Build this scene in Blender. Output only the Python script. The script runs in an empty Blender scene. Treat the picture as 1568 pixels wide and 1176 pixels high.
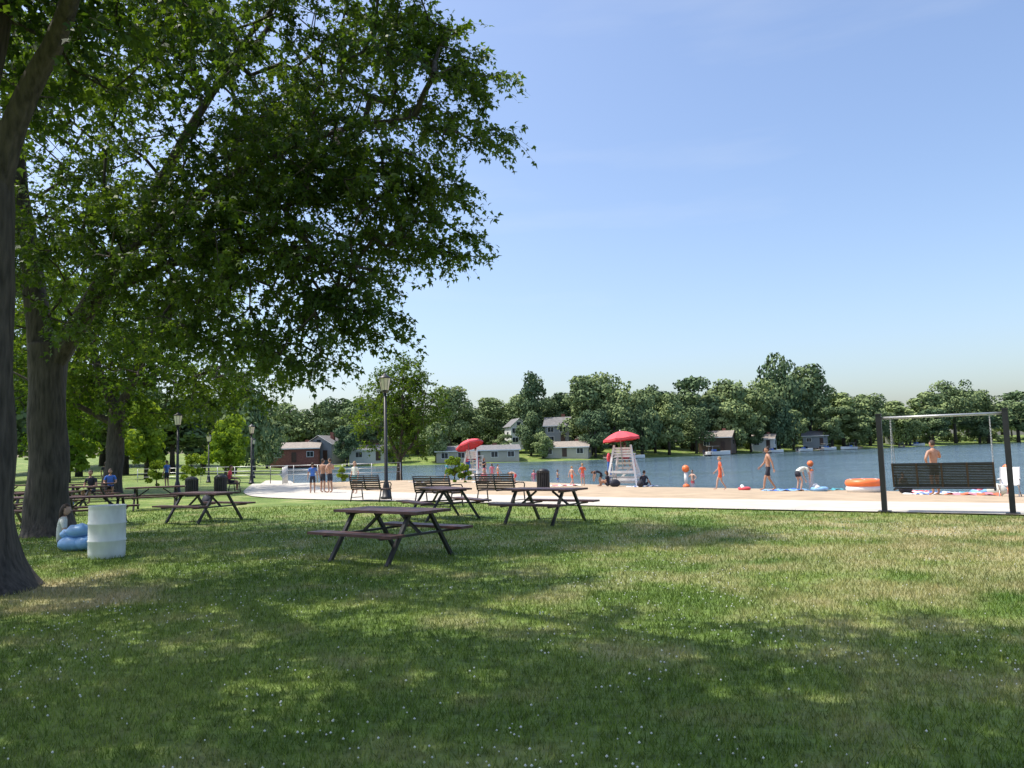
import bpy, math, random
import numpy as np
from mathutils import Vector, Matrix, noise
random.seed(7); rng=np.random.default_rng(7)
sc=bpy.context.scene
COL=sc.collection
# ------------------------------------------------------------ materials
def nt(name):
    m=bpy.data.materials.new(name); m.use_nodes=True
    n=m.node_tree; n.nodes.clear()
    return m,n,n.nodes,n.links
def mat(name,c,rough=.6,var=.25,scale=6,bump=0,metal=0,c2=None,bscale=None,spec=.5,stretch=None):
    m,n,N,L=nt(name)
    o=N.new('ShaderNodeOutputMaterial'); p=N.new('ShaderNodeBsdfPrincipled')
    L.new(p.outputs[0],o.inputs[0])
    p.inputs['Roughness'].default_value=rough; p.inputs['Metallic'].default_value=metal
    p.inputs['Specular IOR Level'].default_value=spec
    tc=N.new('ShaderNodeTexCoord'); nz=N.new('ShaderNodeTexNoise')
    nz.inputs['Scale'].default_value=scale; nz.inputs['Detail'].default_value=6
    src=tc.outputs['Object']
    if stretch:
        mp=N.new('ShaderNodeMapping'); mp.inputs['Scale'].default_value=stretch
        L.new(src,mp.inputs[0]); src=mp.outputs[0]
    L.new(src,nz.inputs['Vector'])
    r=N.new('ShaderNodeValToRGB'); r.color_ramp.elements[0].position=.3; r.color_ramp.elements[1].position=.7
    a=[x*(1-var) for x in c]; b=c2 if c2 else [min(1,x*(1+var)) for x in c]
    r.color_ramp.elements[0].color=(*a,1); r.color_ramp.elements[1].color=(*b,1)
    L.new(nz.outputs[0],r.inputs[0]); L.new(r.outputs[0],p.inputs['Base Color'])
    if bump:
        n2=N.new('ShaderNodeTexNoise'); n2.inputs['Scale'].default_value=bscale or scale*4; n2.inputs['Detail'].default_value=8
        L.new(src,n2.inputs['Vector'])
        bp=N.new('ShaderNodeBump'); bp.inputs['Strength'].default_value=bump; bp.inputs['Distance'].default_value=.03
        L.new(n2.outputs[0],bp.inputs['Height']); L.new(bp.outputs[0],p.inputs['Normal'])
    return m
def leafmat(name,ca,cb,trans=.45,rough=.5,scale=.6):
    m,n,N,L=nt(name)
    o=N.new('ShaderNodeOutputMaterial')
    if name=='maple_leaves':
        d=N.new('ShaderNodeBsdfPrincipled'); d.inputs['Roughness'].default_value=rough; d.inputs['Specular IOR Level'].default_value=.4
    else: d=N.new('ShaderNodeBsdfDiffuse')
    tc=N.new('ShaderNodeTexCoord'); nz=N.new('ShaderNodeTexNoise'); nz.inputs['Scale'].default_value=scale; nz.inputs['Detail'].default_value=2
    L.new(tc.outputs['Object'],nz.inputs['Vector'])
    at=N.new('ShaderNodeAttribute'); at.attribute_name='tint'
    oi=N.new('ShaderNodeObjectInfo')
    ad=N.new('ShaderNodeMath'); ad.operation='MULTIPLY_ADD'; ad.inputs[1].default_value=.5
    L.new(at.outputs['Fac'],ad.inputs[0]); L.new(nz.outputs[0],ad.inputs[2])
    a2=N.new('ShaderNodeMath'); a2.operation='MULTIPLY_ADD'; a2.inputs[1].default_value=.7 if 'far' in name else .4
    L.new(oi.outputs['Random'],a2.inputs[0]); L.new(ad.outputs[0],a2.inputs[2])
    s=N.new('ShaderNodeMath'); s.operation='SUBTRACT'; s.inputs[1].default_value=.55; L.new(a2.outputs[0],s.inputs[0])
    r=N.new('ShaderNodeValToRGB'); r.color_ramp.elements[0].color=(*ca,1); r.color_ramp.elements[1].color=(*cb,1)
    r.color_ramp.elements[0].position=.05; r.color_ramp.elements[1].position=.9
    L.new(s.outputs[0],r.inputs[0]); L.new(r.outputs[0],d.inputs[0])
    if trans>0:
        t=N.new('ShaderNodeBsdfTranslucent'); mx=N.new('ShaderNodeMixShader'); mx.inputs[0].default_value=trans
        g=N.new('ShaderNodeMixRGB'); g.blend_type='MULTIPLY'; g.inputs[0].default_value=1; g.inputs[2].default_value=(2.2,2.0,.6,1)
        L.new(r.outputs[0],g.inputs[1]); L.new(g.outputs[0],t.inputs[0])
        L.new(d.outputs[0],mx.inputs[1]); L.new(t.outputs[0],mx.inputs[2]); L.new(mx.outputs[0],o.inputs[0])
    else: L.new(d.outputs[0],o.inputs[0])
    return m
def grassmat(name,blade):
    m,n,N,L=nt(name)
    o=N.new('ShaderNodeOutputMaterial'); geo=N.new('ShaderNodeNewGeometry')
    def noi(s,d=4):
        z=N.new('ShaderNodeTexNoise'); z.inputs['Scale'].default_value=s; z.inputs['Detail'].default_value=d
        L.new(geo.outputs['Position'],z.inputs['Vector']); return z.outputs[0]
    def ramp(f,a,b,ca,cb):
        r=N.new('ShaderNodeValToRGB'); e=r.color_ramp.elements; e[0].position=a; e[1].position=b; e[0].color=(*ca,1); e[1].color=(*cb,1)
        L.new(f,r.inputs[0]); return r.outputs[0]
    def mix(f,a,b,mode='MIX'):
        x=N.new('ShaderNodeMixRGB'); x.blend_type=mode
        if isinstance(f,float): x.inputs[0].default_value=f
        else: L.new(f,x.inputs[0])
        L.new(a,x.inputs[1])
        if isinstance(b,tuple): x.inputs[2].default_value=(*b,1)
        else: L.new(b,x.inputs[2])
        return x.outputs[0]
    base=ramp(noi(.45,4),.32,.68,(.105,.18,.036),(.235,.305,.08))
    fine=ramp(noi(9,4),.35,.7,(.65,.65,.65),(1.3,1.3,1.15))
    c=mix(1.0,base,fine,'MULTIPLY')
    vd=N.new('ShaderNodeVectorMath'); vd.operation='DISTANCE'; vd.inputs[1].default_value=(8.5,11.5,0); L.new(geo.outputs['Position'],vd.inputs[0])
    mr=N.new('ShaderNodeMapRange'); mr.inputs[1].default_value=0; mr.inputs[2].default_value=10; mr.inputs[3].default_value=.29; mr.inputs[4].default_value=0.02
    L.new(vd.outputs['Value'],mr.inputs[0])
    v2=N.new('ShaderNodeVectorMath'); v2.operation='DISTANCE'; v2.inputs[1].default_value=(-6.0,9.6,0); L.new(geo.outputs['Position'],v2.inputs[0])
    m2=N.new('ShaderNodeMapRange'); m2.inputs[1].default_value=.3; m2.inputs[2].default_value=2.4; m2.inputs[3].default_value=.35; m2.inputs[4].default_value=0
    L.new(v2.outputs['Value'],m2.inputs[0])
    ad=N.new('ShaderNodeMath'); L.new(noi(.9,6),ad.inputs[0]); L.new(mr.outputs[0],ad.inputs[1])
    ad2=N.new('ShaderNodeMath'); L.new(ad.outputs[0],ad2.inputs[0]); L.new(m2.outputs[0],ad2.inputs[1])
    dry=ramp(ad2.outputs[0],.54,.9,(0,0,0),(1,1,1))
    c=mix(dry,c,(.42,.36,.19))
    if blade:
        at=N.new('ShaderNodeAttribute'); at.attribute_name='tint'
        tr=ramp(at.outputs['Fac'],0,1,(.65,.72,.65),(1.65,1.5,1.4)); c=mix(1.0,c,tr,'MULTIPLY')
        d=N.new('ShaderNodeBsdfDiffuse'); L.new(c,d.inputs[0])
        t=N.new('ShaderNodeBsdfTranslucent'); L.new(c,t.inputs[0])
        mx=N.new('ShaderNodeMixShader'); mx.inputs[0].default_value=.3
        L.new(d.outputs[0],mx.inputs[1]); L.new(t.outputs[0],mx.inputs[2]); L.new(mx.outputs[0],o.inputs[0])
    else:
        d=N.new('ShaderNodeBsdfPrincipled'); d.inputs['Roughness'].default_value=.7; d.inputs['Specular IOR Level'].default_value=.2
        L.new(c,d.inputs['Base Color'])
        bp=N.new('ShaderNodeBump'); bp.inputs['Strength'].default_value=.9; bp.inputs['Distance'].default_value=.05
        L.new(noi(22,6),bp.inputs['Height']); L.new(bp.outputs[0],d.inputs['Normal']); L.new(d.outputs[0],o.inputs[0])
    return m
M={}
M['bark']=mat('bark',(.065,.054,.045),.9,.55,5,1.0,bscale=10,stretch=(3,3,.5))
M['leafA']=leafmat('maple_leaves',(.03,.07,.012),(.12,.195,.032),.43)
M['leafB']=leafmat('park_tree_leaves',(.045,.095,.02),(.15,.22,.04),.4,scale=.3)
M['leafC']=leafmat('bright_leaves',(.10,.17,.025),(.22,.30,.06),.4,scale=.3)
M['leafF']=leafmat('far_tree_leaves_hazed',(.085,.135,.075),(.25,.31,.13),0,scale=.09)  # distance haze painted into the leaf colour: greens lightened and shifted blue-gray
M['grass']=grassmat('lawn',False); M['blade']=grassmat('grass_blades',True)
M['clover']=mat('clover_flower',(.7,.7,.62),.8,.1)
M['sand']=mat('beach_sand',(.43,.33,.22),.95,.18,1.2,.8,bscale=9)
M['conc']=mat('concrete',(.52,.48,.41),.85,.12,1.5,.15)
M['black']=mat('black_metal',(.018,.018,.02),.45,.2,8)
M['maroon']=mat('maroon_planks',(.08,.034,.03),.5,.3,4,.2,stretch=(1,8,8))
M['brown']=mat('brown_slats',(.075,.04,.028),.55,.3,4)
M['mesh']=mat('swing_panel',(.03,.024,.02),.5,.3,12)
M['white']=mat('white_paint',(.78,.78,.76),.5,.08,5)
M['plastic']=mat('weathered_white_plastic',(.68,.70,.68),.5,.2,4,.1,stretch=(1,1,.4))
M['glass']=mat('lantern_glass',(.72,.66,.5),.3,.08,4)
M['red']=mat('red_canvas',(.72,.08,.10),.7,.12,3)
M['blue']=mat('blue_fabric',(.05,.15,.5),.7,.2,4)
M['lblue']=mat('light_blue_vinyl',(.22,.42,.68),.4,.2,6)
M['orange']=mat('orange_vinyl',(.85,.19,.05),.4,.1,4)
M['steel']=mat('galvanised_steel',(.5,.5,.5),.4,.1,8,metal=.6)
M['skin']=mat('skin',(.42,.23,.15),.55,.1,10)
M['skin2']=mat('pale_skin',(.55,.34,.25),.55,.1,10)
M['hair']=mat('brown_hair',(.05,.03,.018),.7,.3,30)
M['blond']=mat('blond_hair',(.32,.2,.09),.7,.3,30)
M['dark']=mat('dark_cloth',(.02,.022,.035),.8,.2,8)
M['pale']=mat('pale_cloth',(.6,.62,.55),.8,.12,8)
M['pink']=mat('pink_cloth',(.65,.2,.25),.8,.1,8)
M['orcl']=mat('orange_cloth',(.75,.14,.06),.8,.1,8)
M['teal']=mat('teal_cloth',(.08,.35,.4),.8,.1,8)
M['eye']=mat('eye_white',(.7,.7,.7),.3,.02,5)
M['lip']=mat('lips',(.4,.13,.1),.5,.05,5)
M['brick']=mat('brick',(.24,.095,.07),.9,.25,3)
M['siding']=mat('white_siding',(.65,.65,.62),.7,.06,.6)
M['tan']=mat('tan_siding',(.45,.42,.35),.8,.08,.6)
M['gray']=mat('gray_siding',(.26,.28,.30),.8,.08,.6)
M['dbrown']=mat('brown_siding',(.13,.085,.06),.8,.15,.6)
M['roof']=mat('shingles',(.19,.185,.185),.95,.2,2)
M['roofb']=mat('brown_shingles',(.30,.26,.22),.95,.2,2)
M['win']=mat('window_glass',(.03,.04,.05),.08,.1,2)
def water():
    m,n,N,L=nt('lake_water'); o=N.new('ShaderNodeOutputMaterial'); p=N.new('ShaderNodeBsdfPrincipled')
    p.inputs['Base Color'].default_value=(.075,.125,.155,1); p.inputs['Roughness'].default_value=.12; p.inputs['IOR'].default_value=1.33
    g=N.new('ShaderNodeNewGeometry'); mp=N.new('ShaderNodeMapping'); mp.inputs['Scale'].default_value=(.6,1.5,1); L.new(g.outputs['Position'],mp.inputs[0])
    a=N.new('ShaderNodeTexNoise'); a.inputs['Scale'].default_value=1.0; a.inputs['Detail'].default_value=6; a.inputs['Roughness'].default_value=.6
    L.new(mp.outputs[0],a.inputs['Vector'])
    mp2=N.new('ShaderNodeMapping'); mp2.inputs['Scale'].default_value=(.02,.09,1); L.new(g.outputs['Position'],mp2.inputs[0])
    a2=N.new('ShaderNodeTexNoise'); a2.inputs['Scale'].default_value=1; a2.inputs['Detail'].default_value=3; L.new(mp2.outputs[0],a2.inputs['Vector'])
    mr=N.new('ShaderNodeMapRange'); mr.inputs[1].default_value=.38; mr.inputs[2].default_value=.62; mr.inputs[3].default_value=.16; mr.inputs[4].default_value=.9; L.new(a2.outputs[0],mr.inputs[0])
    b=N.new('ShaderNodeBump'); b.inputs['Distance'].default_value=.4
    L.new(mr.outputs[0],b.inputs['Strength'])
    L.new(a.outputs[0],b.inputs['Height']); L.new(b.outputs[0],p.inputs['Normal']); L.new(p.outputs[0],o.inputs[0]); return m
M['water']=water()
# ------------------------------------------------------------ mesh builder
class MB:
    def __init__(s): s.v=[];s.f=[];s.m=[];s.sm=[];s.ml=[]
    def mi(s,k):
        if k not in s.ml: s.ml.append(k)
        return s.ml.index(k)
    def add(s,vs,fs,k,smooth=False,T=None):
        b=len(s.v); i=s.mi(k)
        s.v+= [tuple(T@Vector(v)) if T is not None else tuple(v) for v in vs]
        for f in fs: s.f.append([b+j for j in f]); s.m.append(i); s.sm.append(smooth)
    def box(s,c,d,k,R=None):
        x,y,z=[a/2 for a in d]; c=Vector(c)
        vs=[Vector((i*x,j*y,l*z)) for l in(-1,1) for j in(-1,1) for i in(-1,1)]
        if R is not None: vs=[R@v for v in vs]
        s.add([v+c for v in vs],[(0,2,3,1),(4,5,7,6),(0,1,5,4),(2,6,7,3),(0,4,6,2),(1,3,7,5)],k)
    def beam(s,a,b,w,h,k):
        a=Vector(a);b=Vector(b);d=(b-a);l=d.length;z=d.normalized()
        up=Vector((0,0,1)) if abs(z.z)<.95 else Vector((0,1,0))
        x=up.cross(z).normalized();y=z.cross(x)
        R=Matrix((x,y,z)).transposed()
        s.box((a+b)/2,(w,h,l),k,R)
    def tube(s,pts,rad,k,n=8,smooth=True,wob=0,cap=True):
        pts=[Vector(p) for p in pts]
        if not hasattr(rad,'__len__'): rad=[rad]*len(pts)
        t0=(pts[1]-pts[0]).normalized(); up=Vector((1,0,0)) if abs(t0.x)<.9 else Vector((0,1,0))
        u=(up-t0*up.dot(t0)).normalized(); vs=[];fs=[]
        for i,p in enumerate(pts):
            t=(pts[min(i+1,len(pts)-1)]-pts[max(i-1,0)]).normalized()
            u=(u-t*u.dot(t)).normalized(); w=t.cross(u)
            for j in range(n):
                a=2*math.pi*j/n; q=u*math.cos(a)+w*math.sin(a); r=rad[i]
                if wob: r*=1+wob*noise.noise(p*.9+q*1.3)+wob*.5*noise.noise(p*.5+q*4)
                vs.append(p+q*r)
        for i in range(len(pts)-1):
            for j in range(n):
                fs.append((i*n+j,i*n+(j+1)%n,(i+1)*n+(j+1)%n,(i+1)*n+j))
        if cap: fs.append(tuple(range(n-1,-1,-1))); fs.append(tuple((len(pts)-1)*n+j for j in range(n)))
        s.add(vs,fs,k,smooth)
    def ball(s,c,r,k,n=12,T=None,fn=None,keep=None):
        if not hasattr(r,'__len__'): r=(r,r,r)
        vs=[];fs=[];h=n//2+1
        for i in range(h+1):
            a=math.pi*i/h
            for j in range(n):
                b=2*math.pi*j/n; v=[math.sin(a)*math.cos(b),math.sin(a)*math.sin(b),math.cos(a)]
                if fn: v=fn(v)
                vs.append((c[0]+v[0]*r[0],c[1]+v[1]*r[1],c[2]+v[2]*r[2]))
        for i in range(h):
            for j in range(n):
                f=(i*n+j,(i+1)*n+j,(i+1)*n+(j+1)%n,i*n+(j+1)%n)
                if keep:
                    q=[sum(vs[x][d] for x in f)/4-c[d] for d in range(3)]
                    if not keep(q): continue
                fs.append(f)
        s.add(vs,fs,k,True,T)
    def ring(s,c,R,r,k,n=24,m=10,T=None):
        vs=[];fs=[]
        for i in range(n):
            a=2*math.pi*i/n
            for j in range(m):
                b=2*math.pi*j/m; q=R+r*math.cos(b); vs.append((c[0]+q*math.cos(a),c[1]+q*math.sin(a),c[2]+r*math.sin(b)))
        for i in range(n):
            for j in range(m): fs.append((i*m+j,((i+1)%n)*m+j,((i+1)%n)*m+(j+1)%m,i*m+(j+1)%m))
        s.add(vs,fs,k,True,T)
    def mesh(s,name):
        me=bpy.data.meshes.new(name); me.from_pydata(s.v,[],s.f)
        for k in s.ml: me.materials.append(M[k])
        me.polygons.foreach_set('material_index',s.m); me.polygons.foreach_set('use_smooth',s.sm); me.update(); return me
def place(name,me,loc=(0,0,0),rz=0,parent=None,scale=1):
    o=bpy.data.objects.new(name,me); o.location=loc; o.rotation_euler=(0,0,math.radians(rz)); o.scale=(scale,)*3 if not hasattr(scale,'__len__') else scale
    COL.objects.link(o); o.parent=parent; return o
def npmesh(name,V,F,k,tint=None,smooth=False):
    me=bpy.data.meshes.new(name); ps=F.shape[1]
    me.vertices.add(len(V)); me.vertices.foreach_set('co',V.astype(np.float32).ravel())
    me.loops.add(F.size); me.loops.foreach_set('vertex_index',F.astype(np.int32).ravel())
    me.polygons.add(len(F)); me.polygons.foreach_set('loop_start',np.arange(0,F.size,ps,dtype=np.int32))
    if smooth: me.polygons.foreach_set('use_smooth',np.ones(len(F),bool))
    me.update(calc_edges=True)
    if tint is not None:
        a=me.attributes.new('tint','FLOAT','FACE'); a.data.foreach_set('value',tint.astype(np.float32))
    me.materials.append(M[k]); return me
def norm(a): return a/np.maximum(np.linalg.norm(a,axis=1,keepdims=True),1e-9)
# ------------------------------------------------------------ terrain
LAKE=np.array([(150,-60),(70,-15),(40,8),(25,22),(18.8,28.6),(16.5,32),(12,37),(7.5,42),(3,50),(-1.3,59),(-7,62),(-12,60),(-18.5,64),(-30,100),(-50,168),(-19,155),(16,162),(42,181),(75,215),(163,290),(235,355),(330,420),(700,500),(900,200),(900,-60)],float)
def sd(x,y):
    x=np.asarray(x,float);y=np.asarray(y,float); d=np.full(x.shape,1e9); ins=np.zeros(x.shape,bool); n=len(LAKE)
    for i in range(n):
        a=LAKE[i];b=LAKE[(i+1)%n];e=b-a
        t=np.clip(((x-a[0])*e[0]+(y-a[1])*e[1])/(e@e),0,1)
        d=np.minimum(d,np.hypot(x-a[0]-t*e[0],y-a[1]-t*e[1]))
        c=((a[1]>y)!=(b[1]>y)); xx=a[0]+(y-a[1])/(b[1]-a[1]+1e-12)*e[0]
        ins^=c&(x<xx)
    return np.where(ins,-d,d)
def HZ(x,y):
    d=sd(x,y); x=np.asarray(x,float);y=np.asarray(y,float)
    zm=np.clip((y-120)/60,0,1)*3.5
    return np.where(d<0,np.maximum(-.5+.09*d,-3),np.minimum(-.5+(.045+.05*np.clip((y-130)/30,0,1))*d,zm))
def gz(x,y): return float(HZ(np.array([x]),np.array([y]))[0])
def axis(a,b,st,lo,hi):
    r=list(np.arange(a,b+.01,st)); s=st
    while r[-1]<hi: s*=1.22; r.append(r[-1]+s)
    s=st
    while r[0]>lo: s*=1.22; r.insert(0,r[0]-s)
    return np.array(r)
ax=axis(-40,45,.8,-2500,2500); ay=axis(-10,80,.8,-300,3000)
ay=np.unique(np.concatenate([ay,np.arange(85,400,5)])); ax=np.unique(np.concatenate([ax,np.arange(50,300,6),np.arange(-90,-42,5)]))
X,Y=np.meshgrid(ax,ay); Z=HZ(X,Y); nx=len(ax);ny=len(ay)
idx=np.arange(nx*ny).reshape(ny,nx)
F=np.stack([idx[:-1,:-1],idx[:-1,1:],idx[1:,1:],idx[1:,:-1]],-1).reshape(-1,4)
place('ground',npmesh('ground',np.stack([X,Y,Z],-1).reshape(-1,3),F,'grass',smooth=True))
mb=MB(); mb.add([(-80,-100,-.5),(1200,-100,-.5),(1200,620,-.5),(-80,620,-.5)],[(0,1,2,3)],'water'); place('lake_water',mb.mesh('lake_water'))
def chaikin(P,k=2):
    P=np.array(P,float)
    for _ in range(k):
        Q=[P[0]]
        for a,b in zip(P[:-1],P[1:]): Q+= [a*.75+b*.25,a*.25+b*.75]
        Q.append(P[-1]); P=np.array(Q)
    return P
def ribbon(name,A,B,k,nc,off):
    A=chaikin(A);B=chaikin(B)
    def dens(P):
        return np.concatenate([P[i]+(P[i+1]-P[i])*np.linspace(0,1,6,endpoint=False)[:,None] for i in range(len(P)-1)]+[P[-1:]])
    A=dens(A);B=dens(B); t=np.linspace(0,1,nc)[None,:,None]
    G=A[:,None]*(1-t)+B[:,None]*t
    z=HZ(G[...,0],G[...,1])+off
    V=np.concatenate([G,z[...,None]],-1); n=len(A); ii=np.arange(n*nc).reshape(n,nc)
    Fq=np.stack([ii[:-1,:-1],ii[:-1,1:],ii[1:,1:],ii[1:,:-1]],-1).reshape(-1,4)
    return place(name,npmesh(name,V.reshape(-1,3),Fq,k,smooth=True))
PF=[(-23,72),(-18,54),(-14.8,43),(-12.8,36.5),(-10.3,31.4),(-1.9,25.4),(3.7,20.8),(10.45,16.05),(25,5.5),(50,-12)]
PB=[(-19.5,73),(-14.5,54.5),(-11.5,44),(-9,38),(-4.6,32.6),(0,28.2),(4.6,24.4),(12.2,18.7),(27,8.3),(52,-9)]
ribbon('footpath',PF,PB,'conc',4,.035)
ribbon('beach_sand',[(-14.5,54.6),(-11.5,44),(-9,38),(-4.6,32.6),(0,28.2),(4.6,24.4),(12.2,18.7),(27,8.3),(52,-9)],[(-14,62),(-11,66),(-6,67),(-.5,64),(4,55),(9,45),(18,36),(32,21),(60,0)],'sand',26,.025)
# ------------------------------------------------------------ grass blades + clover
def blades():
    P=[];S=[]
    for y0,y1,den,sc_ in((3.4,6,2600,1),(6,9,1500,1.25),(9,13,750,1.7),(13,18,330,2.4),(18,26,120,3.4)):
        w=.72*y1+2; n=int((y1-y0)*2*w*den)
        x=rng.uniform(-w,w,n); y=rng.uniform(y0,y1,n)
        k=(np.abs(x)<.70*y+1.6)&(y<23.45-.74*x)&(y<30+.2*x)
        k&=np.hypot(x+7.05,y-10.1)>.62
        k&=np.hypot(x+10.6,y-17.8)>.6
        P.append(np.stack([x[k],y[k]],1)); S.append(np.full(k.sum(),sc_))
    P=np.concatenate(P);S=np.concatenate(S);n=len(P)
    a=rng.uniform(0,2*math.pi,n); L=rng.uniform(.03,.065,n)*(S**.25); w=.0035*S**.85*rng.uniform(.7,1.3,n)
    lean=rng.uniform(.1,1.0,n)*L; la=rng.uniform(0,2*math.pi,n)
    b=np.stack([P[:,0],P[:,1],np.full(n,-.004)],1); side=np.stack([np.cos(a),np.sin(a),0*a],1)*w[:,None]
    tip=b+np.stack([np.cos(la)*lean,np.sin(la)*lean,L],1)
    V=np.stack([b-side,b+side,tip],1).reshape(-1,3); Fx=np.arange(3*n).reshape(-1,3)
    place('grass',npmesh('grass',V,Fx,'blade',tint=rng.random(n)**1.6))
blades()
def clover():
    n=5500; y=rng.uniform(3.4,17,n)**1.0; x=rng.uniform(-1,1,n)*(.7*y+1.5)
    k=np.array([noise.noise(Vector((a*.4,b*.4,0)))+.5*noise.noise(Vector((a*1.6,b*1.6,4)))>.10 for a,b in zip(x,y)])
    k|=rng.random(n)<.07
    k&=(y<22-.74*x)
    x=x[k];y=y[k];n=len(x); r=rng.uniform(.005,.0095,n)
    o=np.array([(1,0,0),(0,1,0),(-1,0,0),(0,-1,0),(0,0,1),(0,0,-1)],float)
    c=np.stack([x,y,rng.uniform(.03,.055,n)],1)
    V=(c[:,None]+o[None]*r[:,None,None]).reshape(-1,3)
    t=np.array([(0,1,4),(1,2,4),(2,3,4),(3,0,4),(1,0,5),(2,1,5),(3,2,5),(0,3,5)])
    Fx=(t[None]+6*np.arange(n)[:,None,None]).reshape(-1,3)
    place('clover_flowers',npmesh('clover_flowers',V,Fx,'clover'))
clover()
# ------------------------------------------------------------ trees
def frusta(P0,P1,R0,R1,n):
    d=norm(P1-P0); up=np.where(np.abs(d[:,2:3])<.9,np.array([[0,0,1.]]),np.array([[1.,0,0]]))
    u=norm(np.cross(up,d)); w=np.cross(d,u); a=2*np.pi*np.arange(n)/n
    q=u[:,None]*np.cos(a)[None,:,None]+w[:,None]*np.sin(a)[None,:,None]
    V=np.concatenate([P0[:,None]+q*R0[:,None,None],P1[:,None]+q*R1[:,None,None]],1)
    j=np.arange(n); f=np.stack([j,(j+1)%n,n+(j+1)%n,n+j],1)
    Fx=(f[None]+2*n*np.arange(len(P0))[:,None,None]).reshape(-1,4)
    return V.reshape(-1,3),Fx
LT=np.array([(0,0,0),(.45,.28,-.08),(.17,.45,0),(0,1,-.12),(-.17,.45,0),(-.45,.28,-.08)])
def leaves(P,A,Nn,S):
    B=norm(np.cross(A,Nn)); Nn=np.cross(B,A)
    V=P[:,None]+S[:,None,None]*(LT[None,:,0:1]*B[:,None]+LT[None,:,1:2]*A[:,None]+LT[None,:,2:3]*Nn[:,None])
    return V.reshape(-1,3),np.arange(6*len(P)).reshape(-1,6)
def dens_poly(pts,rad,st=.4):
    P=[];R=[]
    q=np.concatenate([np.array(pts,float),np.array(rad,float)[:,None]],1)
    if len(pts)>2: q=chaikin(q,2)
    for a,b in zip(q[:-1],q[1:]):
        k=max(1,int(np.linalg.norm(b[:3]-a[:3])/st))
        for i in range(k): c=a+(b-a)*i/k; P.append(c[:3]);R.append(c[3])
    P.append(q[-1][:3]);R.append(q[-1][3]); return P,R
def tree(name,limbs,ells,leaf,lk,per=4,lp=13,slen=.75,droop=.55,gap=-.2,gs=.45,tipr=.006,seed=1,sides=14,boughs=()):
    r=np.random.default_rng(seed)
    root=bpy.data.objects.new(name,None); COL.objects.link(root); root.location=limbs[0][0][0]; base=np.array(limbs[0][0][0],float)
    mb=MB(); NP=[]
    for pts,rad in limbs:
        P,R=dens_poly(pts,rad,.25 if sides>16 else .4)
        mb.tube([p-base for p in P],R,'bark',sides,True,.18)
        NP+=P
    NPa=np.array(NP); pl=list(np.linalg.norm(NPa-NPa[0],axis=1))
    nseed=len(NP); zmin=min(p[2] for pts,_ in limbs[1:] for p in pts[:1])-.2 if len(limbs)>1 else NPa[:,2].max()*.45
    T=[]
    for c,rr,n in ells:
        c=np.array(c);rr=np.array(rr);k=0
        while k<n:
            v=r.normal(size=3); v/=np.linalg.norm(v); v*=r.random()**(1/2.2); p=c+v*rr
            if noise.noise(Vector(p*gs)+Vector((seed,0,0)))<gap: 
                k+=.25; continue
            T.append(p);k+=1
    for tip,dirn,Lb in boughs:
        tip=np.array(tip,float); dirn=np.array(dirn,float); dirn/=np.linalg.norm(dirn)
        for i in range(int(Lb/.24)):
            s=i*.24; T.append(tip-dirn*s+np.array([0,0,.12*s])+r.normal(size=3)*.05*(1+s*.8))
    T=np.array(T)
    dn=np.min(np.linalg.norm(T[:,None]-NPa[None,::2],axis=2),axis=1); T=T[np.argsort(dn)]
    cap=len(NP)+len(T)*12; NA=np.zeros((cap,3)); NA[:len(NP)]=NPa; PL=np.zeros(cap); PL[:len(NP)]=pl; n=len(NP); par=np.full(cap,-1); valid=np.ones(cap,bool); valid[:n]=NPa[:,2]>zmin
    tips=[]
    for t in T:
        d=np.linalg.norm(NA[:n]-t,axis=1); cost=d+.12*PL[:n]+np.where(valid[:n],0,50)
        j=int(np.argmin(cost)); L=d[j]; k=max(1,min(10,int(L/.45))); p0=NA[j].copy(); prev=j
        sidev=r.normal(size=3)*.07*L
        for i in range(1,k+1):
            s=i/k; p=p0+(t-p0)*s+np.array([0,0,1])*math.sin(math.pi*s)*.10*L+sidev*math.sin(math.pi*s)
            NA[n]=p; par[n]=prev; PL[n]=PL[prev]+L/k; prev=n; n+=1
        tips.append(prev)
    cntA=np.zeros(n); 
    for t in tips: cntA[t]+=1
    for i in range(n-1,nseed-1,-1):
        if par[i]>=nseed: cntA[par[i]]+=cntA[i]
    ii=np.arange(nseed,n); R=tipr*np.sqrt(np.maximum(cntA,1))*1.25
    pr=par[ii]; r0=np.where(pr>=nseed,np.minimum(R[pr],R[ii]*1.6),R[ii]*1.15)
    V1,F1=frusta(NA[pr]-base,NA[ii]-base,r0,R[ii],5)
    K=len(T)*per; c=np.repeat(NA[tips],per,0); out=norm(np.repeat(NA[tips]-NA[par[tips]],per,0))
    dirs=norm(out*.9+r.normal(size=(K,3))*np.array([.75,.75,.5])+np.array([0,0,-.15])); Ls=slen*r.uniform(.5,1.25,K)
    e1=c+dirs*(Ls*.5)[:,None]; d2=norm(dirs+np.array([0,0,-droop])); e2=e1+d2*(Ls*.5)[:,None]
    V2,F2=frusta(c-base,e1-base,np.full(K,tipr*.8),np.full(K,tipr*.6),3)
    V3,F3=frusta(e1-base,e2-base,np.full(K,tipr*.6),np.full(K,tipr*.3),3)
    V=np.concatenate([V1,V2,V3]);Fx=np.concatenate([F1,F2+len(V1),F3+len(V1)+len(V2)])
    place('trunk_and_limbs',mb.mesh(name+'_trunk'),parent=root); place('branches',npmesh(name+'_br',V,Fx,'bark',smooth=True),parent=root)
    s=r.random((K,lp)); cs=np.repeat(c[:,None],lp,1);E1=e1[:,None];E2=e2[:,None]; s_=s[...,None]
    P=np.where(s_<.5,cs+(E1-cs)*s_*2,E1+(E2-E1)*(s_-.5)*2)+r.normal(size=(K,lp,3))*leaf*.35
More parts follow.
